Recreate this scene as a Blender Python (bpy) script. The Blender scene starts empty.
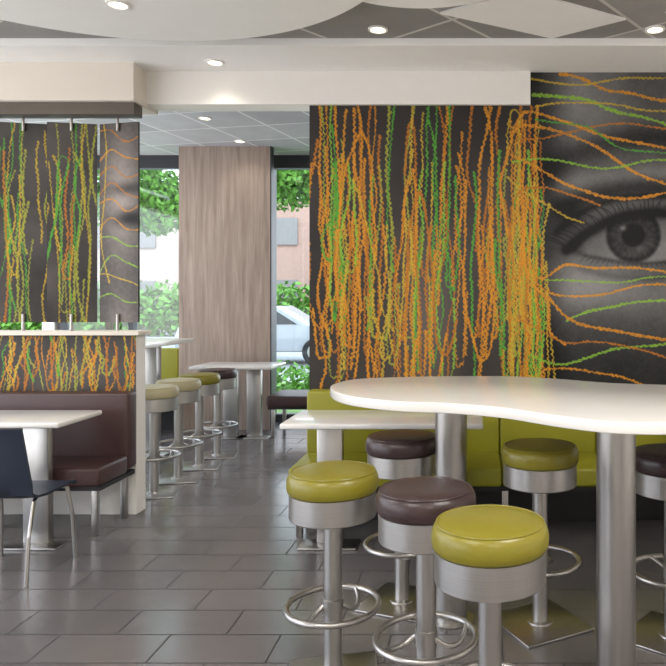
import bpy, bmesh, math, random
import numpy as np
from mathutils import Vector, Matrix
random.seed(7); np.random.seed(7)
scene = bpy.context.scene
try:
    scene.view_settings.view_transform = 'Standard'
except Exception: pass

# ------------------------------------------------------------ materials
def lin(c):
    return tuple(((v/255)/12.92 if v/255 <= .04045 else ((v/255+.055)/1.055)**2.4) for v in c)
def new_mat(name):
    m = bpy.data.materials.new(name); m.use_nodes = True
    return m, m.node_tree.nodes, m.node_tree.links, m.node_tree.nodes['Principled BSDF']
def mat(name, rgb, rough=.5, metal=0., var=.06, nscale=8., bump=0., bscale=60., spec=.5, stretch=None, coat=0.):
    m, N, L, B = new_mat(name)
    c = lin(rgb)
    tc = N.new('ShaderNodeTexCoord'); mp = N.new('ShaderNodeMapping')
    L.new(tc.outputs['Object'], mp.inputs['Vector'])
    if stretch: mp.inputs['Scale'].default_value = stretch
    n = N.new('ShaderNodeTexNoise'); n.inputs['Scale'].default_value = nscale; n.inputs['Detail'].default_value = 4
    L.new(mp.outputs[0], n.inputs['Vector'])
    r = N.new('ShaderNodeValToRGB')
    r.color_ramp.elements[0].position = .3; r.color_ramp.elements[1].position = .7
    r.color_ramp.elements[0].color = (*[v*(1-var) for v in c], 1)
    r.color_ramp.elements[1].color = (*[min(1, v*(1+var)) for v in c], 1)
    L.new(n.outputs['Fac'], r.inputs['Fac']); L.new(r.outputs['Color'], B.inputs['Base Color'])
    B.inputs['Roughness'].default_value = rough; B.inputs['Metallic'].default_value = metal
    B.inputs['Specular IOR Level'].default_value = spec
    B.inputs['Coat Weight'].default_value = coat
    if bump > 0:
        n2 = N.new('ShaderNodeTexNoise'); n2.inputs['Scale'].default_value = bscale
        L.new(mp.outputs[0], n2.inputs['Vector'])
        b = N.new('ShaderNodeBump'); b.inputs['Strength'].default_value = bump; b.inputs['Distance'].default_value = .01
        L.new(n2.outputs['Fac'], b.inputs['Height']); L.new(b.outputs[0], B.inputs['Normal'])
    return m
def emis(name, rgb, s):
    m, N, L, B = new_mat(name)
    B.inputs['Base Color'].default_value = (*lin(rgb), 1)
    B.inputs['Emission Color'].default_value = (*lin(rgb), 1); B.inputs['Emission Strength'].default_value = s
    return m
def tiles(name, c1, c2, cm, w, h, mortar, off, rough, rot=0., rvar=.0, bump=.3, loc=(0, 0, 0), mott=.14, spec=.5):
    m, N, L, B = new_mat(name)
    tc = N.new('ShaderNodeTexCoord'); mp = N.new('ShaderNodeMapping')
    mp.inputs['Rotation'].default_value = (0, 0, rot); mp.inputs['Location'].default_value = loc
    L.new(tc.outputs['Object'], mp.inputs['Vector'])
    b = N.new('ShaderNodeTexBrick'); b.offset = off; b.squash = 1
    b.inputs['Scale'].default_value = 1; b.inputs['Brick Width'].default_value = w; b.inputs['Row Height'].default_value = h
    b.inputs['Mortar Size'].default_value = mortar; b.inputs['Mortar Smooth'].default_value = .1
    b.inputs['Color1'].default_value = (*lin(c1), 1); b.inputs['Color2'].default_value = (*lin(c2), 1); b.inputs['Mortar'].default_value = (*lin(cm), 1)
    L.new(mp.outputs[0], b.inputs['Vector'])
    n = N.new('ShaderNodeTexNoise'); n.inputs['Scale'].default_value = 5; n.inputs['Detail'].default_value = 8
    L.new(mp.outputs[0], n.inputs['Vector'])
    mr = N.new('ShaderNodeMapRange'); mr.inputs['To Min'].default_value = 1-mott; mr.inputs['To Max'].default_value = 1+mott
    L.new(n.outputs['Fac'], mr.inputs['Value'])
    mx = N.new('ShaderNodeVectorMath'); mx.operation = 'SCALE'
    L.new(b.outputs['Color'], mx.inputs[0]); L.new(mr.outputs[0], mx.inputs['Scale'])
    L.new(mx.outputs[0], B.inputs['Base Color'])
    mr2 = N.new('ShaderNodeMapRange'); mr2.inputs['To Min'].default_value = rough; mr2.inputs['To Max'].default_value = min(1, rough+.45)
    L.new(b.outputs['Fac'], mr2.inputs['Value']); L.new(mr2.outputs[0], B.inputs['Roughness'])
    B.inputs['Specular IOR Level'].default_value = spec
    bp = N.new('ShaderNodeBump'); bp.invert = True; bp.inputs['Strength'].default_value = bump; bp.inputs['Distance'].default_value = .004
    L.new(b.outputs['Fac'], bp.inputs['Height']); L.new(bp.outputs[0], B.inputs['Normal'])
    return m

M = {}
M['white'] = mat('wall_white_paint', (238, 234, 228), .6, var=.01)
M['cream'] = mat('bulkhead_cream_paint', (222, 213, 200), .6, var=.01)
M['soffit'] = mat('soffit_white', (248, 246, 243), .6, var=.01)
M['top'] = mat('tabletop_white_laminate', (236, 233, 229), .18, var=.012, coat=.3)
M['steel'] = mat('brushed_steel', (182, 179, 176), .32, 1., var=.05, nscale=30, stretch=(1, 1, .05))
M['steelh'] = mat('brushed_steel_drum', (188, 185, 182), .36, 1., var=.06, nscale=20, stretch=(.1, .1, 12))
M['steeld'] = mat('steel_dark_beam', (92, 84, 76), .5, .5, var=.05)
M['green'] = mat('vinyl_olive_green', (131, 122, 34), .33, var=.06, nscale=5, bump=.08, bscale=90)
M['bgreen'] = mat('bench_lime_vinyl', (144, 141, 34), .42, var=.05, nscale=4, bump=.06, bscale=90)
M['brown'] = mat('vinyl_dark_brown', (60, 44, 45), .33, var=.08, nscale=5, bump=.08, bscale=90)
M['bbrown'] = mat('bench_brown_vinyl', (72, 50, 49), .4, var=.08, nscale=5, bump=.06, bscale=90)
M['cream_v'] = mat('vinyl_cream', (176, 166, 132), .4, var=.05)
M['navy'] = mat('chair_navy_shell', (30, 38, 54), .4, var=.08)
M['black'] = mat('plinth_black', (34, 32, 32), .5, var=.05)
M['dark'] = mat('window_frame_dark', (62, 62, 66), .4, .3, var=.05)
M['floor'] = tiles('floor_grey_tiles', (110, 105, 105), (100, 96, 96), (56, 54, 55), .50, .25, .0045, .5, .19, bump=.4, loc=(.13, .07, 0), mott=.06, spec=.6)
M['ceil'] = tiles('ceiling_tiles', (140, 137, 134), (165, 161, 157), (206, 202, 196), .84, .84, .012, 0., .8, rot=math.radians(38), bump=.1, loc=(.2, .1, 0))
M['ceil2'] = tiles('ceiling_tiles_far', (172, 172, 179), (194, 194, 201), (228, 228, 231), .6, .6, .012, 0., .8, rot=math.radians(12), bump=.1)
M['lamp'] = emis('downlight_glow', (255, 236, 200), 6)
M['panel_lit'] = emis('led_panel_diffuser', (255, 250, 242), 1.5)  # glowing face of the added fill panels

# wood
m, N, L, B = new_mat('wood_laminate')
tc = N.new('ShaderNodeTexCoord'); mp = N.new('ShaderNodeMapping'); mp.inputs['Scale'].default_value = (14, 14, .8)
L.new(tc.outputs['Object'], mp.inputs['Vector'])
n = N.new('ShaderNodeTexNoise'); n.inputs['Scale'].default_value = 2.2; n.inputs['Detail'].default_value = 9; n.inputs['Distortion'].default_value = .5
L.new(mp.outputs[0], n.inputs['Vector'])
r = N.new('ShaderNodeValToRGB'); e = r.color_ramp.elements
e[0].position = .25; e[0].color = (*lin((138, 118, 106)), 1); e[1].position = .75; e[1].color = (*lin((180, 161, 147)), 1)
L.new(n.outputs['Fac'], r.inputs['Fac']); L.new(r.outputs[0], B.inputs['Base Color']); B.inputs['Roughness'].default_value = .5
M['wood'] = m
# glass
m, N, L, B = new_mat('window_glass')
N.remove(B); out = N['Material Output']
t = N.new('ShaderNodeBsdfTransparent'); g = N.new('ShaderNodeBsdfGlossy'); g.inputs['Roughness'].default_value = .02
t.inputs['Color'].default_value = (.95, .98, .98, 1)
mx = N.new('ShaderNodeMixShader'); mx.inputs[0].default_value = .05
L.new(t.outputs[0], mx.inputs[1]); L.new(g.outputs[0], mx.inputs[2]); L.new(mx.outputs[0], out.inputs[0])
M['glass'] = m
# painted print
m, N, L, B = new_mat('mural_print')
a = N.new('ShaderNodeAttribute'); a.attribute_name = 'print'; a.attribute_type = 'GEOMETRY'
L.new(a.outputs['Color'], B.inputs['Base Color']); B.inputs['Roughness'].default_value = .5; B.inputs['Specular IOR Level'].default_value = .25
M['print'] = m

# ------------------------------------------------------------ mesh builder
class MB:
    def __init__(s): s.bm = bmesh.new(); s.mats = []
    def mi(s, k):
        if k not in s.mats: s.mats.append(k)
        return s.mats.index(k)
    def merge(s, t, k, M4=None):
        if M4 is not None: t.transform(M4)
        i = s.mi(k)
        for f in t.faces: f.material_index = i
        me = bpy.data.meshes.new('tmp'); t.to_mesh(me); t.free()
        s.bm.from_mesh(me); bpy.data.meshes.remove(me)
    def box(s, x0, x1, y0, y1, z0, z1, k, bev=0., seg=2, rot=None, pivot=None):
        t = bmesh.new(); bmesh.ops.create_cube(t, size=1)
        t.transform(Matrix.Translation(((x0+x1)/2, (y0+y1)/2, (z0+z1)/2)) @ Matrix.Diagonal((x1-x0, y1-y0, z1-z0, 1)))
        if bev > 0: bmesh.ops.bevel(t, geom=list(t.edges), offset=bev, segments=seg, affect='EDGES', profile=.5)
        if rot is not None:
            p = Vector(pivot if pivot else ((x0+x1)/2, (y0+y1)/2, (z0+z1)/2))
            t.transform(Matrix.Translation(p) @ rot @ Matrix.Translation(-p))
        s.merge(t, k)
    def lathe(s, prof, c, k, n=48):
        t = bmesh.new(); rings = []
        for (r, z) in prof:
            if r < 1e-5: rings.append([t.verts.new((c[0], c[1], z))])
            else: rings.append([t.verts.new((c[0]+r*math.cos(2*math.pi*i/n), c[1]+r*math.sin(2*math.pi*i/n), z)) for i in range(n)])
        for a, b in zip(rings, rings[1:]):
            for i in range(n):
                j = (i+1) % n
                if len(a) == 1 and len(b) == 1: continue
                if len(a) == 1: t.faces.new((a[0], b[j], b[i]))
                elif len(b) == 1: t.faces.new((a[i], a[j], b[0]))
                else: t.faces.new((a[i], a[j], b[j], b[i]))
        bmesh.ops.recalc_face_normals(t, faces=t.faces); s.merge(t, k)
    def tube(s, pts, r, k, closed=False, n=10):
        t = bmesh.new(); P = [Vector(p) for p in pts]; m_ = len(P); rings = []
        for i in range(m_):
            if closed: d = P[(i+1) % m_]-P[i-1]
            else: d = P[min(i+1, m_-1)]-P[max(i-1, 0)]
            d.normalize(); up = Vector((0, 0, 1)) if abs(d.z) < .9 else Vector((1, 0, 0))
            u = d.cross(up).normalized(); v = d.cross(u)
            rr = r[i] if isinstance(r, (list, tuple)) else r
            rings.append([t.verts.new(P[i]+rr*(math.cos(2*math.pi*j/n)*u+math.sin(2*math.pi*j/n)*v)) for j in range(n)])
        for i in range(m_ if closed else m_-1):
            a, b = rings[i], rings[(i+1) % m_]
            for j in range(n): t.faces.new((a[j], a[(j+1) % n], b[(j+1) % n], b[j]))
        if not closed: t.faces.new(rings[0]); t.faces.new(rings[-1])
        bmesh.ops.recalc_face_normals(t, faces=t.faces); s.merge(t, k)
    def prism(s, outl, z0, z1, k, bev=0., M4=None):
        t = bmesh.new(); f = t.faces.new([t.verts.new((x, y, z0)) for x, y in outl])
        g = bmesh.ops.extrude_face_region(t, geom=[f]); bmesh.ops.translate(t, vec=(0, 0, z1-z0), verts=[v for v in g['geom'] if isinstance(v, bmesh.types.BMVert)])
        bmesh.ops.recalc_face_normals(t, faces=t.faces)
        if bev > 0:
            es = [e for e in t.edges if abs(e.verts[0].co.z-e.verts[1].co.z) < 1e-6]
            bmesh.ops.bevel(t, geom=es, offset=bev, segments=3, affect='EDGES', profile=.5)
        s.merge(t, k, M4)
    def sheet(s, rows, th, k):
        t = bmesh.new(); V = [[t.verts.new(p) for p in r] for r in rows]
        for a, b in zip(V, V[1:]):
            for i in range(len(a)-1): t.faces.new((a[i], a[i+1], b[i+1], b[i]))
        bmesh.ops.recalc_face_normals(t, faces=t.faces)
        bmesh.ops.solidify(t, geom=list(t.faces), thickness=th); s.merge(t, k)
    def finish(s, name, loc=(0, 0, 0), rz=0., smooth=True, angle=38):
        me = bpy.data.meshes.new(name); s.bm.to_mesh(me); s.bm.free()
        for k in s.mats: me.materials.append(M[k])
        if smooth:
            me.polygons.foreach_set('use_smooth', [True]*len(me.polygons))
            try: me.set_sharp_from_angle(angle=math.radians(angle))
            except Exception: pass
        o = bpy.data.objects.new(name, me); o.location = loc; o.rotation_euler = (0, 0, rz)
        scene.collection.objects.link(o); return o

# ------------------------------------------------------------ room shell
def room_box(name, *a, bev=0):
    b = MB(); b.box(*a, bev=bev); return b.finish(name, smooth=False)
XL, XR, YB = -5.2, 3.2, -3.0
YM, YF = 5.08, 8.7
room_box('floor', XL-.15, XR+.15, YB-.15, YF+.15, -.12, 0, 'floor')
room_box('ceiling', XL-.15, XR+.15, YB-.15, 5.24, 3.22, 3.40, 'ceil')
room_box('ceiling_far', XL-.15, XR+.15, 5.24, YF+.15, 3.32, 3.45, 'ceil2')
room_box('wall_back', -1.2, XR, YM, 5.22, 0, 3.22, 'white')
room_box('wall_right', XR, XR+.15, YB-.15, YF+.15, 0, 3.40, 'white')
room_box('wall_front', XL-.15, XR, YB-.15, YB, 0, 3.22, 'white')
b = MB()
b.box(XL-.15, XL, YB, YF+.15, 0, .35, 'white'); b.box(XL-.15, XL, YB, YF+.15, 3.0, 3.22, 'white')
for y in (YB, -.6, 2.0, 4.7, 7.2, YF-.05): b.box(XL-.15, XL, y, y+.2, .35, 3.0, 'white')
b.finish('wall_left', smooth=False)
b = MB()
b.box(-2.39, .40, 5.045, 5.235, 2.93, 3.22, 'white', bev=.003)
b.finish('trim_header', smooth=False)
b = MB()
b.box(XL, -2.37, 4.86, 5.235, 2.905, 3.17, 'cream', bev=.003)
b.finish('trim_bulkhead', smooth=False)
b = MB()
b.box(XL, 3.2, 4.54, 5.08, 3.17, 3.22, 'soffit', bev=.004)
b.finish('ceiling_soffit_border', smooth=False)
b = MB(); b.lathe([(0, 3.22), (1.5, 3.22), (1.5, 3.135), (1.49, 3.125), (0, 3.125)], (-1.78, 2.85), 'soffit', n=128)
b.finish('ceiling_soffit_disc')
b = MB(); b.lathe([(0, 3.22), (.62, 3.22), (.62, 3.15), (.61, 3.14), (0, 3.14)], (-.30, 3.28), 'soffit', n=96)
b.finish('ceiling_soffit_disc')
def quad_panel(name, pts, z, k):
    b = MB(); b.prism(pts, z-.012, z, k); return b.finish(name, smooth=False)
quad_panel('ceiling_panel', [(-.207, 4.13), (.494, 4.52), (.91, 4.22), (.256, 3.83)], 3.22, 'soffit')
quad_panel('ceiling_panel', [(1.12, 4.12), (1.7, 4.46), (2.1, 4.16), (1.5, 3.82)], 3.22, 'soffit')
b = MB(); b.box(XL, -2.385, 4.90, 5.02, 2.82, 2.905, 'steeld', bev=.004); b.finish('steel_beam', smooth=False)

# far window wall
b = MB()
b.box(XL, XR, YF, YF+.12, 3.16, 3.32, 'dark'); b.box(XL, XR, YF, YF+.12, 0, .10, 'dark')
for x in (-5.15, -4.28, -3.48, -2.53, -1.90, -1.1): b.box(x-.03, x+.03, YF, YF+.12, .10, 3.16, 'dark')
b.finish('window_1', smooth=False)
b = MB(); b.box(XL, -1.1, YF+.05, YF+.06, .10, 3.16, 'glass'); b.finish('window_2', smooth=False)
room_box('wall_far', -1.07, XR, YF, YF+.12, .1, 3.16, 'white')
b = MB(); b.box(-3.47, -2.40, 8.20, 8.30, 0, 3.32, 'wood', bev=.002)
b.box(-2.40, -2.385, 8.20, 8.30, 0, 3.32, 'dark'); b.finish('wood_column_panel', smooth=False)
b = MB(); b.box(XL, XL+.02, YB, YF, 0, .1, 'white'); b.finish('baseboard_left', smooth=False)

b = MB(); b.box(XL, -2.40, 4.96, 5.10, 0, 1.27, 'white', bev=.002)
b.box(XL, -2.37, 4.93, 5.13, 1.27, 1.30, 'cream', bev=.004); b.finish('wall_half_partition', smooth=False)

# ------------------------------------------------------------ mural painting
ORG = (218, 144, 36); ORG2 = (190, 116, 34); YEL = (202, 170, 52); GRN = (84, 166, 54); LIM = (142, 188, 58); YGR = (164, 166, 60)
def smooth_noise(h, w, cell, rng):
    gh, gw = int(h/cell)+3, int(w/cell)+3
    g = rng.random((gh, gw)); y = np.arange(h)/cell; x = np.arange(w)/cell
    yi = y.astype(int); xi = x.astype(int); fy = y-yi; fx = x-xi; fy = fy*fy*(3-2*fy); fx = fx*fx*(3-2*fx)
    A = g[yi][:, xi]; Bq = g[yi][:, xi+1]; C = g[yi+1][:, xi]; D = g[yi+1][:, xi+1]
    fy = fy[:, None]; fx = fx[None, :]
    return (A*(1-fx)+Bq*fx)*(1-fy)+(C*(1-fx)+D*fx)*fy
def blur(a, n):
    for _ in range(n):
        a = (a+np.roll(a, 1, 0)+np.roll(a, -1, 0))/3; a = (a+np.roll(a, 1, 1)+np.roll(a, -1, 1))/3
    return a
def catmull(P, step=.5):
    P = [P[0]]+list(P)+[P[-1]]; out = []
    for i in range(1, len(P)-2):
        p0, p1, p2, p3 = map(np.array, (P[i-1], P[i], P[i+1], P[i+2]))
        n = max(2, int(np.linalg.norm(p2-p1)/step))
        t = np.linspace(0, 1, n, endpoint=False)[:, None]
        out.append(.5*((2*p1)+(-p0+p2)*t+(2*p0-5*p1+4*p2-p3)*t**2+(-p0+3*p1-3*p2+p3)*t**3))
    return np.concatenate(out)
def draw_strokes(img, x0, y0, k, strokes, rng):
    H, W = img.shape[:2]; grain = rng.random((H, W))
    for pts, col, wd, zig in strokes:
        Q = catmull([(float(a), float(c)) for a, c in pts]); n = len(Q)
        lay = np.zeros((H, W), np.float32)
        d = np.gradient(Q, axis=0); d /= (np.linalg.norm(d, axis=1, keepdims=True)+1e-6)
        nr = np.stack([-d[:, 1], d[:, 0]], 1)
        kn = int(n/4)+4; wob = np.interp(np.arange(n), np.linspace(0, n, kn), rng.normal(0, 1, kn))
        kn2 = int(n/90)+4; wob2 = np.interp(np.arange(n), np.linspace(0, n, kn2), rng.normal(0, 1, kn2)); wob2 = np.convolve(np.pad(wob2, 25, 'edge'), np.ones(51)/51, 'valid')
        per = 4.8+np.interp(np.arange(n), np.linspace(0, n, kn2), rng.normal(0, .6, kn2)); phs = np.cumsum(2*np.pi*.5/np.clip(per, 3.2, 7))
        Q = Q+nr*(zig*(.4*wob+.75*np.sin(phs))+2.4*wob2)[:, None]
        wn = np.interp(np.arange(n), np.linspace(0, n, kn), rng.uniform(.5, 1.3, kn))
        for i in range(n):
            cx = (Q[i, 0]-x0)*k; cy = (Q[i, 1]-y0)*k
            r = wd*k*.5*wn[i]; R = int(r)+2
            a0, a1, b0, b1 = int(cy)-R, int(cy)+R+1, int(cx)-R, int(cx)+R+1
            a0 = max(a0, 0); b0 = max(b0, 0); a1 = min(a1, H); b1 = min(b1, W)
            if a0 >= a1 or b0 >= b1: continue
            yy, xx = np.ogrid[a0:a1, b0:b1]
            al = np.clip(r+.5-np.sqrt((yy-cy)**2+(xx-cx)**2), 0, 1)
            lay[a0:a1, b0:b1] = np.maximum(lay[a0:a1, b0:b1], al)
        al = (lay*np.where(grain > .3, .95, .4))[..., None]
        img[:] = img*(1-al)+np.array(col, float)*al
def verticals(xa, xb, ya, yb, n, rng, pal, wmul=1.):
    S = []
    for i in range(n):
        x = rng.uniform(xa, xb) if n > 8 else xa+(xb-xa)*(i+.5)/n+rng.uniform(-5, 5); L_ = (yb-ya)
        t = ya+L_*max(0, rng.uniform(-.35, .45)); e_ = yb-L_*max(0, rng.uniform(-.35, .45))
        if e_-t < L_*.3: e_ = t+L_*.4
        dr = rng.uniform(-11, 11); c = pal[rng.integers(len(pal))]
        pts = [(x, t), (x+dr*.3+rng.uniform(-4, 4), t+(e_-t)*.33), (x+dr*.6+rng.uniform(-5, 5), t+(e_-t)*.66), (x+dr, e_)]
        q = rng.random()
        if q < .22: pts += [(x+dr+4, e_+6), (x+dr+9, e_-2), (x+dr+11, e_-rng.uniform(.2, .5)*L_)]
        elif q < .34: pts = [(x-12, t+rng.uniform(30, 70)), (x-7, t-2)]+pts
        elif q < .42: pts += [(x+dr-6, e_+8), (x+dr-16, e_+4), (x+dr-20, e_-.15*L_)]
        S.append((pts, c, rng.uniform(1.35, 2.55)*wmul, rng.uniform(.5, 1.1)))
    return S
def grid_print(name, img, origin, ux, uz, wid, hei):
    H, W = img.shape[:2]
    xs = np.linspace(0, wid, W); zs = np.linspace(0, hei, H)
    co = np.array(origin)[None, None, :]+xs[None, :, None]*np.array(ux)[None, None, :]-zs[:, None, None]*np.array(uz)[None, None, :]
    co = co.reshape(-1, 3).astype(np.float32)
    idx = np.arange(H*W).reshape(H, W)
    q = np.stack([idx[:-1, :-1], idx[1:, :-1], idx[1:, 1:], idx[:-1, 1:]], -1).reshape(-1, 4)
    me = bpy.data.meshes.new(name); me.vertices.add(H*W); me.vertices.foreach_set('co', co.ravel())
    nf = len(q); me.loops.add(nf*4); me.loops.foreach_set('vertex_index', q.ravel().astype(np.int32))
    me.polygons.add(nf); me.polygons.foreach_set('loop_start', np.arange(0, nf*4, 4, dtype=np.int32))
    me.update(calc_edges=True)
    c = np.clip(img/255., 0, 1); c = np.where(c <= .04045, c/12.92, ((c+.055)/1.055)**2.4)
    rgba = np.concatenate([c, np.ones((H, W, 1))], -1).astype(np.float32)
    at = me.color_attributes.new('print', 'FLOAT_COLOR', 'POINT'); at.data.foreach_set('color', rgba.ravel())
    me.materials.append(M['print'])
    o = bpy.data.objects.new(name, me); scene.collection.objects.link(o); return o

def sm(a, b_, x):
    t = np.clip((x-a)/(b_-a), 0, 1); return t*t*(3-2*t)
def poly_dist(X, Y, pts):
    Q = catmull(pts, 2.0); d = np.full(X.shape, 1e9)
    for p, q in zip(Q[:-1], Q[1:]):
        v = q-p; t = np.clip(((X-p[0])*v[0]+(Y-p[1])*v[1])/(v@v+1e-9), 0, 1)
        d = np.minimum(d, np.hypot(X-p[0]-t*v[0], Y-p[1]-t*v[1]))
    return d
def face_bg(x0, x1, y0, y1, k, rng):
    W = int((x1-x0)*k); H = int((y1-y0)*k)
    X, Y = np.meshgrid(x0+np.arange(W)/k, y0+np.arange(H)/k)
    n1 = smooth_noise(H, W, 60*k, rng); n2 = smooth_noise(H, W, 18*k, rng); n3 = smooth_noise(H, W, 1.4*k, rng); n4 = smooth_noise(H, W, 5*k, rng)
    g = 38+20*n1+5*n2
    g += 36*np.exp(-((X-428)/34)**2)*sm(150, 330, Y)+14*np.exp(-((X-500)/22)**2)*sm(120, 200, Y)
    img = np.stack([g*1.08, g*.99, g*.95], -1)
    s = 84+42*np.exp(-((X-582)/40)**2-((Y-100)/48)**2)
    s = s+58*np.exp(-((X-583)/44)**2-((Y-284)/24)**2)+24*np.exp(-((X-655)/60)**2-((Y-298)/20)**2)
    s = s-46*sm(295, 375, Y)
    s = s-56*(1-sm(534, 576, X))
    s = s+28*np.exp(-(poly_dist(X, Y, [(560, 186), (600, 176), (660, 172), (720, 176)])/8)**2)
    s -= 46*np.exp(-(poly_dist(X, Y, [(560, 208), (592, 197), (640, 188), (720, 192)])/8)**2)
    s -= 50*np.exp(-((X-570)/14)**2-((Y-218)/18)**2)
    db = poly_dist(X, Y, [(546, 170), (580, 152), (620, 140), (670, 138), (730, 150)])
    s -= 60*np.exp(-(db/12)**2)*(.8+.2*np.sin((X*1.1+Y*1.7)+n4*7))
    up = [(566, 250), (586, 233), (622, 216), (668, 213), (712, 232), (734, 250)]
    lo = [(566, 250), (594, 257), (638, 263), (684, 259), (734, 250)]
    cu = catmull(up, 1); cl = catmull(lo, 1)
    yu = np.interp(X, cu[:, 0], cu[:, 1]); yl = np.interp(X, cl[:, 0], cl[:, 1])
    ins = sm(0, 3, Y-yu)*sm(0, 2.5, yl-Y)*((X > 567) & (X < 733))
    ew = 116+10*n2-86*np.exp(-np.clip(Y-yu, 0, 99)/9)-40*np.exp(-((X-575)/9)**2)
    cx, cy = 633, 235; ri = np.hypot(X-cx, Y-cy)
    iris = 44+9*np.sin(np.arctan2(Y-cy, X-cx)*23+n4*6)+16*n4+22*np.exp(-((X-cx-5)/12)**2-((Y-cy-11)/7)**2)-30*np.exp(-np.clip(Y-yu, 0, 99)/8)
    iris -= 26*sm(20, 26, ri)
    ew = ew*sm(25, 29, ri)+iris*(1-sm(25, 29, ri))
    ew = ew*sm(10, 13, ri)+10*(1-sm(10, 13, ri))
    ew = ew+95*np.exp(-((X-623)/3.2)**2-((Y-228)/2.4)**2)
    s -= 46*np.exp(-(poly_dist(X, Y, [(556, 232), (580, 213), (622, 198), (676, 198), (730, 214)])/3.2)**2)
    s = s*(1-ins)+ew*ins
    s -= 94*np.exp(-(poly_dist(X, Y, up)/4.6)**2)
    s -= 30*np.exp(-(poly_dist(X, Y, lo)/2.0)**2)
    s -= 22*np.exp(-(poly_dist(X, Y, [(580, 268), (620, 277), (670, 277), (720, 268)])/3.5)**2)
    s = np.clip(s, 10, 255); s = blur(s, 4)
    lash = np.zeros_like(s)
    for i in range(46):
        xx = 558+i*3.9+rng.uniform(-1, 1); xb = max(xx, 568); yb_ = np.interp(xb, cu[:, 0], cu[:, 1])
        dx = (xx-645)*.30+rng.uniform(-2, 2); ll = rng.uniform(9, 19)
        dl = poly_dist(X, Y, [(xb, yb_), (xx+dx*.25, yb_-ll*.5), (xx+dx, yb_-ll)])
        lash = np.maximum(lash, np.clip(1-dl/1.0, 0, 1)*.5)
    for i in range(26):
        xx = 586+i*4.6+rng.uniform(-1, 1); yb_ = np.interp(xx, cl[:, 0], cl[:, 1])
        dl = poly_dist(X, Y, [(xx, yb_), (xx+(xx-636)*.15, yb_+rng.uniform(4, 9))])
        lash = np.maximum(lash, np.clip(1-dl/.8, 0, 1)*.3)
    s = s*(1-lash)
    s += (n2-.5)*10+(n3-.5)*10+(n4-.5)*6
    s = np.clip(s, 10, 200)
    sk = np.stack([s*1.0, s*.985, s*.985], -1)
    mk = (sm(529.5, 531, X)*(Y < 196)+sm(543, 546, X)*(Y >= 196))[..., None]
    return img*(1-mk)+sk*mk
rng = np.random.default_rng(23)
K = 2.0
img = face_bg(309.4, 720, 69, 405, K, rng)
S = verticals(314, 540, 106, 388, 60, rng, [ORG, ORG, ORG2, ORG, ORG2, YEL, ORG, YGR])
S += verticals(326, 352, 106, 320, 5, rng, [GRN, LIM])
S += verticals(370, 400, 106, 330, 4, rng, [GRN, YGR])+verticals(424, 452, 106, 370, 7, rng, [GRN, LIM])+verticals(474, 545, 150, 388, 10, rng, [GRN, LIM, YGR])
S += verticals(314, 535, 225, 390, 26, rng, [ORG, ORG2, YEL, YGR])
S += verticals(500, 545, 120, 390, 9, rng, [ORG, ORG2, YEL])
def hs(pts, c, w=2.6, z=.5): return (pts, c, w*.95, z)
S += [hs([(335, 300), (342, 200), (352, 150), (362, 130), (372, 170), (376, 260)], ORG), hs([(400, 340), (408, 240), (420, 190), (432, 250), (436, 330), (446, 352), (456, 320)], ORG2),
      hs([(350, 180), (372, 240), (384, 300), (396, 330)], YEL, 2), hs([(470, 180), (462, 250), (468, 330), (480, 360), (490, 330), (492, 220)], ORG),
      hs([(560, 73), (600, 88), (640, 98), (700, 112)], ORG, 3.2), hs([(533, 92), (570, 96), (620, 110), (700, 135)], LIM, 3.2),
      hs([(512, 135), (525, 112), (560, 118), (610, 138), (700, 158)], ORG, 3), hs([(535, 106), (600, 104), (650, 112), (700, 118)], YEL, 2.0),
      hs([(508, 250), (505, 180), (515, 130), (540, 128), (590, 142), (640, 172), (700, 190)], ORG, 3),
      hs([(512, 160), (540, 158), (600, 166), (650, 162), (700, 168)], LIM, 2.2),
      hs([(506, 178), (530, 196), (560, 214), (584, 222)], YEL, 2.2),
      hs([(515, 152), (545, 172), (580, 190), (620, 196), (700, 186)], ORG, 3),
      hs([(508, 300), (512, 210), (540, 190), (575, 196), (600, 205)], ORG2, 2.2),
      hs([(532, 228), (528, 258), (540, 276), (565, 262), (600, 268), (700, 274)], ORG, 2.6),
      hs([(526, 200), (530, 270), (548, 300), (548, 330), (566, 342)], ORG, 3),
      hs([(520, 262), (545, 290), (590, 294), (640, 286), (700, 292)], ORG, 2.2),
      hs([(566, 318), (600, 310), (640, 302), (700, 300)], LIM, 2.6),
      hs([(545, 300), (570, 322), (620, 330), (700, 346)], ORG, 3),
      hs([(530, 352), (560, 360), (600, 352), (640, 346), (700, 340)], LIM, 2.6),
      hs([(545, 366), (600, 372), (650, 384), (700, 392)], ORG, 2.4),
      hs([(530, 372), (560, 380), (600, 386)], YEL, 2.2),
      hs([(530, 82), (580, 84), (630, 76), (700, 84)], YEL, 2.0), hs([(520, 142), (570, 130), (640, 124), (700, 132)], ORG2, 2.0),
      hs([(522, 318), (560, 340), (610, 344), (700, 366)], ORG2, 2.0),
      hs([(535, 120), (580, 128), (630, 150), (700, 152)], GRN, 1.7), hs([(545, 282), (600, 282), (650, 276), (700, 282)], LIM, 1.7)]
draw_strokes(img, 309.4, 69, K, S, rng)
s0 = 138.0
def wx(px): return (px-475)/s0
def wz(py): return 1.52+(300-py)/s0
grid_print('mural_wall_print', img, (wx(309.4), 5.074, wz(69)), (1, 0, 0), (0, 0, 1), (720-309.4)/s0, (405-69)/s0)

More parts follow.
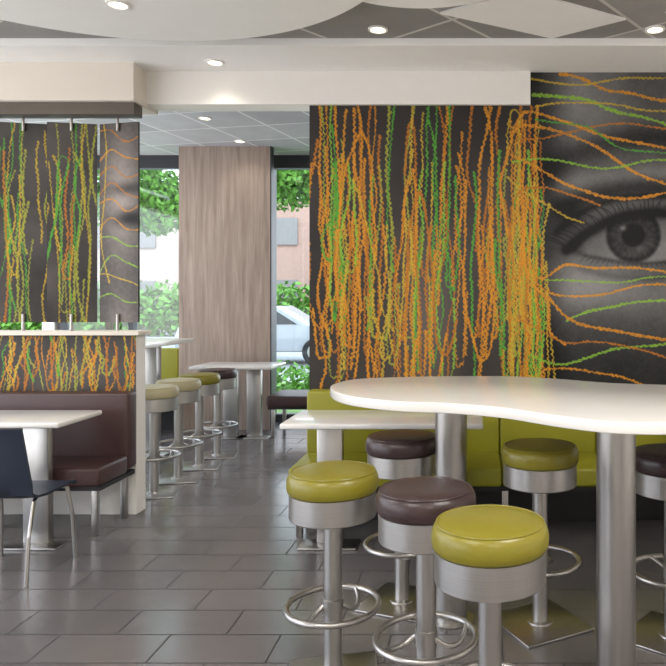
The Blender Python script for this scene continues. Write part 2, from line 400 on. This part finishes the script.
def small_print(name, wpx, hpx, k, n, seed, origin, ux, wid, hei, face=False, pal=None):
    rg = np.random.default_rng(seed); W = int(wpx*k); H = int(hpx*k)
    g = 44+34*smooth_noise(H, W, 40*k, rg)+8*smooth_noise(H, W, 9*k, rg)
    if face: g = 56+90*np.exp(-((np.linspace(0, 1, W)[None, :]-.55)/.5)**2)*(.35+.65*np.cos(np.linspace(-1.4, 2.3, H))[:, None]**2)+12*smooth_noise(H, W, 3*k, rg)
    im = np.stack([g*1.05, g*.98, g*.94], -1)
    if face:
        yy, xx = np.mgrid[0:H, 0:W]
        e_ = np.exp(-(((xx-.85*W)/(.45*W))**2+((yy-.48*H)/(.04*H))**2)); im *= (1-.8*e_[..., None])
        e_ = np.exp(-(((xx-.75*W)/(.5*W))**2+((yy-.33*H)/(.03*H))**2)); im *= (1-.5*e_[..., None])
        st = []
        for i in range(10):
            y_ = hpx*(.05+.09*i); st.append(([(-3, y_+rg.uniform(-10, 16)), (wpx*.3, y_-4), (wpx*.7, y_+6), (wpx+4, y_+rg.uniform(-6, 22))], [ORG, ORG2, YEL, LIM][rg.integers(4)], 1.4, .2))
        st += [([(4, 0), (7, hpx*.3), (3, hpx*.6), (12, hpx*.8)], YEL, 1.5, .4)]
    else:
        st = [(p, c, w*.85, z*.6) for p, c, w, z in verticals(0, wpx, 0, hpx, n, rg, pal or [ORG2, YEL, YGR, GRN, ORG])]
    draw_strokes(im, 0, 0, k, st, rg)
    return grid_print(name, im, origin, ux, (0, 0, 1), wid, hei)
p = small_print('partition_print', 240, 60, 2.0, 84, 5, (-2.40-240/141, 4.957, 1.27), (1, 0, 0), 240/141, .40, pal=[ORG2, YEL, ORG, ORG, GRN, YGR])

zt, zb = 2.79, 1.36
for i, (xa, ang) in enumerate([(-2.715, -14), (-3.055, 12), (-3.40, 12), (-3.745, 12), (-4.09, 12)]):
    w = .325; a = math.radians(ang)
    root = bpy.data.objects.new('hanging_print_panel', None); scene.collection.objects.link(root)
    root.location = (xa+w/2, 5.03, (zt+zb)/2); root.rotation_euler = (0, 0, a)
    q = small_print('print', 46, 205, 2.0, 16 if i else 0, 40+i, (-w/2, -.009, (zt-zb)/2), (1, 0, 0), w, zt-zb, face=(i == 0), pal=[ORG2, YEL, YGR, YEL, GRN])
    q.parent = root
    b = MB(); b.box(-w/2, w/2, -.008, .008, -(zt-zb)/2, (zt-zb)/2, 'black', bev=.002); o = b.finish('board', smooth=False); o.parent = root
    b = MB(); b.tube([(0, -.022, 1.30-(zt+zb)/2), (0, -.022, zb-(zt+zb)/2+.06)], .011, 'steel'); b.tube([(0, -.022, zt-.06-(zt+zb)/2), (0, -.022, 2.82-(zt+zb)/2)], .011, 'steel')
    o = b.finish('rod', smooth=True); o.parent = root

# ------------------------------------------------------------ furniture
def bar_stool(x, y, col, rz=0.):
    b = MB(); R = .18
    b.lathe([(0, .850), (.06, .8495), (.11, .848), (.140, .845), (.158, .840), (.166, .836), (.173, .829), (.179, .816), (.1815, .80), (.1815, .785), (.179, .768), (.173, .760), (.160, .758), (0, .758)], (0, 0), col, n=64)
    b.tube([(.1655*math.cos(t), .1655*math.sin(t), .8375) for t in np.linspace(0, 2*math.pi, 64, endpoint=False)], .0034, col, closed=True, n=6)
    b.lathe([(0, .759), (.168, .759), (.172, .756), (.172, .662), (.168, .657), (0, .657)], (0, 0), 'steelh', n=64)
    b.lathe([(.06, .66), (.06, .65), (.036, .645), (.036, .02), (.037, .012), (0, .012)], (0, 0), 'steel', n=32)
    b.lathe([(.036, .33), (.041, .328), (.041, .27), (.036, .268)], (0, 0), 'steel', n=32)
    b.tube([(.182*math.cos(t), .182*math.sin(t), .30) for t in np.linspace(0, 2*math.pi, 56, endpoint=False)], .0125, 'steel', closed=True, n=12)
    for s_ in (0, math.pi):
        P = []
        for t in np.linspace(0, 1, 12):
            r = .036+(.176-.036)*t; a = s_+t*1.0
            P.append((r*math.cos(a), r*math.sin(a), .30-.035*math.sin(math.pi*t)))
        b.tube(P, .010, 'steel', n=10)
    b.box(-.18, .18, -.18, .18, 0, .012, 'steel', bev=.004)
    b.lathe([(.06, .012), (.058, .02), (.036, .022)], (0, 0), 'steel', n=32)
    return b.finish('bar_stool', (x, y, 0), rz)
def place(px, s, X=None): return ((px-475)/s, 700/s)
for px, s_, c, rz in [(490, 324, 'green', .3), (426, 276, 'brown', -.4), (333, 250, 'green', .2), (540, 213, 'green', .5), (402, 199, 'brown', 1.2), (672, 222, 'brown', .9)]:
    x, y = place(px, s_); bar_stool(x, y, c, rz)
for d, c in [(5.50, 'cream_v'), (5.95, 'cream_v'), (6.40, 'green'), (6.85, 'brown')]:
    bar_stool(-2.52, d, c, .2)

cp = [(-.74, 3.68), (-.66, 3.90), (-.43, 4.00), (-.10, 4.05), (.20, 4.04), (.45, 3.92), (.72, 3.72), (1.05, 3.62), (1.40, 3.50), (1.58, 3.20), (1.48, 2.82), (1.15, 2.62),
      (.80, 2.52), (.52, 2.53), (.32, 2.66), (.12, 2.86), (-.10, 2.98), (-.35, 3.05), (-.58, 3.22), (-.71, 3.46)]
def closed_catmull(P, n=8):
    out = []; m_ = len(P)
    for i in range(m_):
        p0, p1, p2, p3 = (np.array(P[(i+j-1) % m_], float) for j in range(4))
        for t in np.linspace(0, 1, n, endpoint=False):
            out.append(tuple(.5*((2*p1)+(-p0+p2)*t+(2*p0-5*p1+4*p2-p3)*t**2+(-p0+3*p1-3*p2+p3)*t**3)))
    return out
b = MB(); ol = closed_catmull(cp)
b.prism(ol, 1.035, 1.08, 'top', bev=.005)
for (x, y) in [(-.114, 3.33), (.55, 2.73), (1.30, 3.05)]:
    b.lathe([(0, 1.035), (.10, 1.035), (.10, 1.025), (.076, 1.02), (.076, .012), (.11, .010), (.11, 0), (0, 0)], (x, y), 'steel', n=48)
b.finish('high_communal_table')

def low_table(name, x0, x1, y0, y1, z, legx, yc=None, k='top'):
    b = MB(); b.box(x0, x1, y0, y1, z-.035, z, k, bev=.012, seg=3)
    yc = yc or (y0+y1)/2
    for lx in legx:
        b.box(lx-.08, lx+.08, yc-.03, yc+.03, .012, z-.04, 'steel', bev=.008)
        b.box(lx-.10, lx+.10, y0+.06, y1-.06, z-.043, z-.035, 'steel')
        b.box(lx-.18, lx+.18, yc-.12, yc+.06, 0, .014, 'steel', bev=.004)
    return b.finish(name)
low_table('dining_table', -1.17, .05, 4.18, 4.72, .78, (-.90, -.16), 4.36)
low_table('dining_table', -3.55, -2.51, 4.215, 4.72, .78, (-2.72, -3.35), 4.36)
low_table('dining_table', 1.30, 2.5, 4.18, 4.72, .78, (1.6, 2.2), 4.36)
low_table('dining_table', -3.05, -2.17, 7.45, 8.05, .81, (-2.70, -2.44))
b = MB(); b.box(-3.55, -2.95, 5.62, 7.35, 1.08, 1.12, 'top', bev=.012)
for y in (5.95, 7.0): b.box(-3.28, -3.16, y-.06, y+.06, .012, 1.08, 'steel', bev=.01); b.box(-3.42, -3.02, y-.2, y+.2, 0, .014, 'steel', bev=.004)
b.finish('bar_counter_table')

def bench(name, x0, x1, y0, y1, k, back=True, leg='steel', zs=.45, zb=.88, n=3, plinth=True):
    b = MB(); w = (x1-x0)/n
    for i in range(n):
        b.box(x0+i*w+.002, x0+(i+1)*w-.002, y0, y1-(.13 if back else 0), zs-.12, zs, k, bev=.022, seg=4)
        if back: b.box(x0+i*w+.002, x0+(i+1)*w-.002, y1-.13, y1, zs-.10, zb, k, bev=.022, seg=4)
    b.box(x0+.01, x1-.01, y0+.03, y1-.02, zs-.15, zs-.12, 'black')
    if plinth: b.box(x0+.02, x1-.02, y1-.22, y1-.03, 0, zs-.15, 'black')
    m_ = max(2, n)
    for i in range(m_+1):
        x = x0+.06+(x1-x0-.12)*i/m_
        b.box(x-.02, x+.02, y0+.05, y0+.09, 0, zs-.15, leg, bev=.004)
        if not plinth: b.box(x-.02, x+.02, y1-.09, y1-.05, 0, zs-.15, leg, bev=.004)
    return b.finish(name)
bench('upholstered_bench', -1.19, 2.9, 4.44, 5.06, 'bgreen', n=6, plinth=True)
bench('upholstered_bench', -5.0, -2.385, 4.44, 4.95, 'bbrown', n=2, plinth=False)
bench('upholstered_bench', -2.30, -1.15, 7.70, 8.30, 'bbrown', back=False, n=1, plinth=False, zs=.46)
bench('upholstered_bench', -5.0, -3.5, 7.75, 8.40, 'bgreen', n=2, zb=.95)

def chair(x, y, rz):
    b = MB(); rows = []
    prof = [(.42, .430), (.405, .446), (.36, .452), (.25, .447), (.13, .443), (.06, .450), (.02, .475), (0, .52), (-.012, .58), (-.025, .66), (-.04, .75), (-.052, .82), (-.056, .835)]
    for (py, pz) in prof:
        hw = .215 if pz < .5 else .215-.02*(pz-.5)/.33
        rows.append([(u*hw, py+(.02*(u*u) if pz > .5 else 0), pz+(.006*u*u if pz < .47 else 0)) for u in np.linspace(-1, 1, 9)])
    b.sheet(rows, .014, 'navy')
    for sx in (-1, 1):
        b.tube([(sx*.17, .30, .438), (sx*.20, .34, .425), (sx*.215, .37, .25), (sx*.225, .38, 0.0)], .012, 'steel')
        b.tube([(sx*.17, .12, .435), (sx*.20, .05, .42), (sx*.215, -.02, .25), (sx*.225, -.05, 0.0)], .012, 'steel')
        b.tube([(sx*.17, .30, .436), (sx*.17, .12, .433)], .010, 'steel')
    b.tube([(-.18, .20, .430), (.18, .20, .430)], .010, 'steel')
    return b.finish('dining_chair', (x, y, 0), rz)
chair(-2.60, 3.765, math.radians(-2))

# ------------------------------------------------------------ lights in the ceiling
def downlight(x, y, z, e=9):
    b = MB(); b.lathe([(.062, z), (.062, z-.008), (.048, z-.010), (.044, z-.003)], (0, 0), 'soffit', n=32)
    b.lathe([(0, z-.004), (.044, z-.004), (.044, z-.002), (0, z-.002)], (0, 0), 'lamp', n=32)
    b.finish('recessed_downlight', (x, y, 0))
    l = bpy.data.lights.new('downlight', 'SPOT'); l.energy = e; l.spot_size = math.radians(125); l.spot_blend = .8; l.shadow_soft_size = .05; l.color = (1, .93, .82)
    o = bpy.data.objects.new('downlight_lamp', l); o.location = (x, y, z-.03); scene.collection.objects.link(o)
def ceil_pt(px, py, z): s_ = (300-py)/(z-1.52); return ((px-475)/s_, 700/s_)
for px, py, z in [(215, 62, 3.17), (378, 29, 3.22), (118, 4, 3.125), (655, 29, 3.22), (240, 141, 3.32), (205, 118, 3.32)]:
    x, y = ceil_pt(px, py, z); downlight(x, y, z, 6)

def fill_panel(x, y, z, sx, sy, e):  # fill light added out of view to brighten the room, shaped as a ceiling panel
    b = MB(); b.box(-sx/2-.02, sx/2+.02, -sy/2-.02, sy/2+.02, z-.02, z, 'soffit'); b.box(-sx/2, sx/2, -sy/2, sy/2, z-.024, z-.02, 'panel_lit')
    b.finish('ceiling_led_panel', (x, y, 0), smooth=False)
    l = bpy.data.lights.new('led', 'AREA'); l.shape = 'RECTANGLE'; l.size = sx; l.size_y = sy; l.energy = e; l.color = (1, .955, .885)
    o = bpy.data.objects.new('led_lamp', l); o.location = (x, y, z-.035); scene.collection.objects.link(o)
fill_panel(-1.6, .2, 3.22, 1.2, 1.2, 64); fill_panel(1.4, 1.2, 3.22, 1.2, 1.2, 80); fill_panel(-3.9, 2.6, 3.22, 1.2, 1.2, 46); fill_panel(.6, -1.6, 3.22, 1.2, 1.2, 56)
fill_panel(-3.6, 6.2, 3.32, .6, .6, 20); fill_panel(.5, 7.0, 3.32, 1.2, .6, 22)

# ------------------------------------------------------------ exterior
M['grass'] = mat('grass', (120, 150, 76), .9, var=.2, nscale=3)
M['asphalt'] = mat('asphalt', (160, 158, 156), .9, var=.05)
M['leaf'] = mat('leaves', (92, 142, 48), .6, var=.35, nscale=4)
M['bark'] = mat('bark', (80, 66, 54), .9, var=.2)
M['carw'] = mat('car_silver_paint', (176, 180, 186), .25, var=.01, coat=.5)
M['carg'] = mat('car_glass', (46, 54, 62), .1, var=.05)
M['bwin'] = mat('facade_window', (124, 122, 122), .3, var=.05)
M['tyre'] = mat('tyre', (30, 30, 32), .7)
M['brick'] = tiles('facade_brick', (158, 104, 90), (146, 92, 78), (166, 138, 126), .5, .2, .02, .5, .9)
M['pale'] = mat('facade_pale', (176, 160, 152), .8, var=.03)
b = MB(); b.box(-60, 40, 8.9, 13.5, -.3, -.06, 'grass'); b.box(-60, 40, 13.5, 60, -.32, -.08, 'asphalt'); b.finish('exterior_ground', smooth=False)
b = MB(); b.box(-34, -12.6, 36, 46, -.08, 7.5, 'pale'); b.box(-12.6, -4.5, 34, 44, -.08, 6.4, 'brick')
for x in np.arange(-33, -6, 2.6):
    for z in (1.2, 4.2): b.box(x, x+1.0, 33.9 if x > -12.6 else 35.9, 36.2, z, z+1.3, 'bwin')
b.finish('street_building', smooth=False)
def car(x, y):
    b = MB()
    body = [(-2.1, .32), (-2.15, .62), (-2.05, .92), (-1.6, 1.0), (-1.05, 1.42), (.35, 1.45), (1.1, 1.0), (1.95, .85), (2.12, .6), (2.1, .32)]
    RX = Matrix.Rotation(math.radians(90), 4, 'X')
    b.prism(body, -.85, .85, 'carw', bev=.06, M4=RX)
    b.prism([(-1.45, 1.0), (-1.0, 1.36), (-.3, 1.38), (-.3, 1.0)], -.86, .86, 'carg', M4=RX)
    b.prism([(-.22, 1.0), (-.22, 1.38), (.3, 1.38), (.9, 1.0)], -.86, .86, 'carg', M4=RX)
    for xx in (-1.35, 1.35):
        for sgn in (-1, 1):
            t = [(.33*math.cos(a), .33*math.sin(a)) for a in np.linspace(0, 2*math.pi, 28, endpoint=False)]
            b.prism([(xx+p_, .33+q_) for p_, q_ in t], sgn*.87-.1, sgn*.87+.02, 'tyre', M4=RX)
            b.prism([(xx+.6*p_, .33+.6*q_) for p_, q_ in t], sgn*.90-.02, sgn*.90+.01, 'steel', M4=RX)
    b.finish('car', (x, y, -.08))
car(-5.25, 18)
def foliage(name, blobs, n, size, trunk=None):
    bm = bmesh.new(); rr = random.Random(len(name)+n)
    for _ in range(n):
        c, r = rr.choice(blobs)
        v = Vector((rr.gauss(0, 1), rr.gauss(0, 1), rr.gauss(0, 1))).normalized()*rr.uniform(.35, 1.)
        p = Vector(c)+Vector((v.x*r[0], v.y*r[1], v.z*r[2]))
        a = Vector((rr.uniform(-1, 1), rr.uniform(-1, 1), rr.uniform(-1, 1))).normalized()*size*rr.uniform(.6, 1.2)
        d = a.cross(Vector((rr.uniform(-1, 1), rr.uniform(-1, 1), rr.uniform(-1, 1)))).normalized()*size*.5
        bm.faces.new([bm.verts.new(p-a), bm.verts.new(p+d), bm.verts.new(p+a), bm.verts.new(p-d)])
    me = bpy.data.meshes.new('t'); bm.to_mesh(me); bm.free()
    b = MB(); b.mi('leaf'); b.bm.from_mesh(me); bpy.data.meshes.remove(me)
    if trunk: b.tube(trunk[0], trunk[1], 'bark', n=12)
    return b.finish(name, smooth=False)
foliage('hedge', [((x, 12.2, .08), (.7, .6, .38)) for x in np.arange(-9, -1, .7)], 4500, .07)
for (x, y, dz) in [(-7.6, 14.5, -.45), (-3.0, 14.5, -.1)]:
    foliage('street_tree', [((x, y, 4.5+dz), (1.4, 1.1, 1.0)), ((x-1.0, y+.3, 4.2+dz), (.9, .8, .7)), ((x+1.0, y, 4.0+dz), (.9, .8, .7)), ((x+.2, y, 5.6+dz), (1.3, 1.1, 1.1))], 9000, .085,
            trunk=([(x, y, -.1), (x+.05, y, 1.5), (x, y, 3.0), (x+.1, y, 4.6)], [.10, .08, .07, .05]))
foliage('roadside_shrub', [((x, 31, .9), (1.5, 1, 1.5)) for x in np.arange(-22, -6, 1.7)], 7000, .2)

# ------------------------------------------------------------ world, sun, camera
w = bpy.data.worlds.new('sky'); scene.world = w; w.use_nodes = True
N = w.node_tree.nodes; L = w.node_tree.links; bg = N['Background']
tc = N.new('ShaderNodeTexCoord'); sp = N.new('ShaderNodeSeparateXYZ'); r = N.new('ShaderNodeValToRGB')
L.new(tc.outputs['Generated'], sp.inputs[0]); L.new(sp.outputs['Z'], r.inputs['Fac'])
r.color_ramp.elements[0].color = (.95, .96, 1, 1); r.color_ramp.elements[1].color = (.55, .74, 1, 1); r.color_ramp.elements[1].position = .9
L.new(r.outputs[0], bg.inputs['Color']); bg.inputs['Strength'].default_value = 3.9
l = bpy.data.lights.new('sun', 'SUN'); l.energy = 2.5; l.angle = .02; l.color = (1, .95, .86)
o = bpy.data.objects.new('sun', l); scene.collection.objects.link(o)
o.rotation_euler = Vector((-.45, .75, -1.0)).to_track_quat('-Z', 'Y').to_euler()

cam = bpy.data.cameras.new('camera'); co = bpy.data.objects.new('camera', cam); scene.collection.objects.link(co)
co.location = (0, 0, 1.52); co.rotation_euler = (math.radians(90), 0, 0)
cam.sensor_width = 36; cam.lens = 36*700/666; cam.shift_x = -142/666; cam.shift_y = -33/666
cam.clip_start = .05; cam.clip_end = 300
scene.camera = co
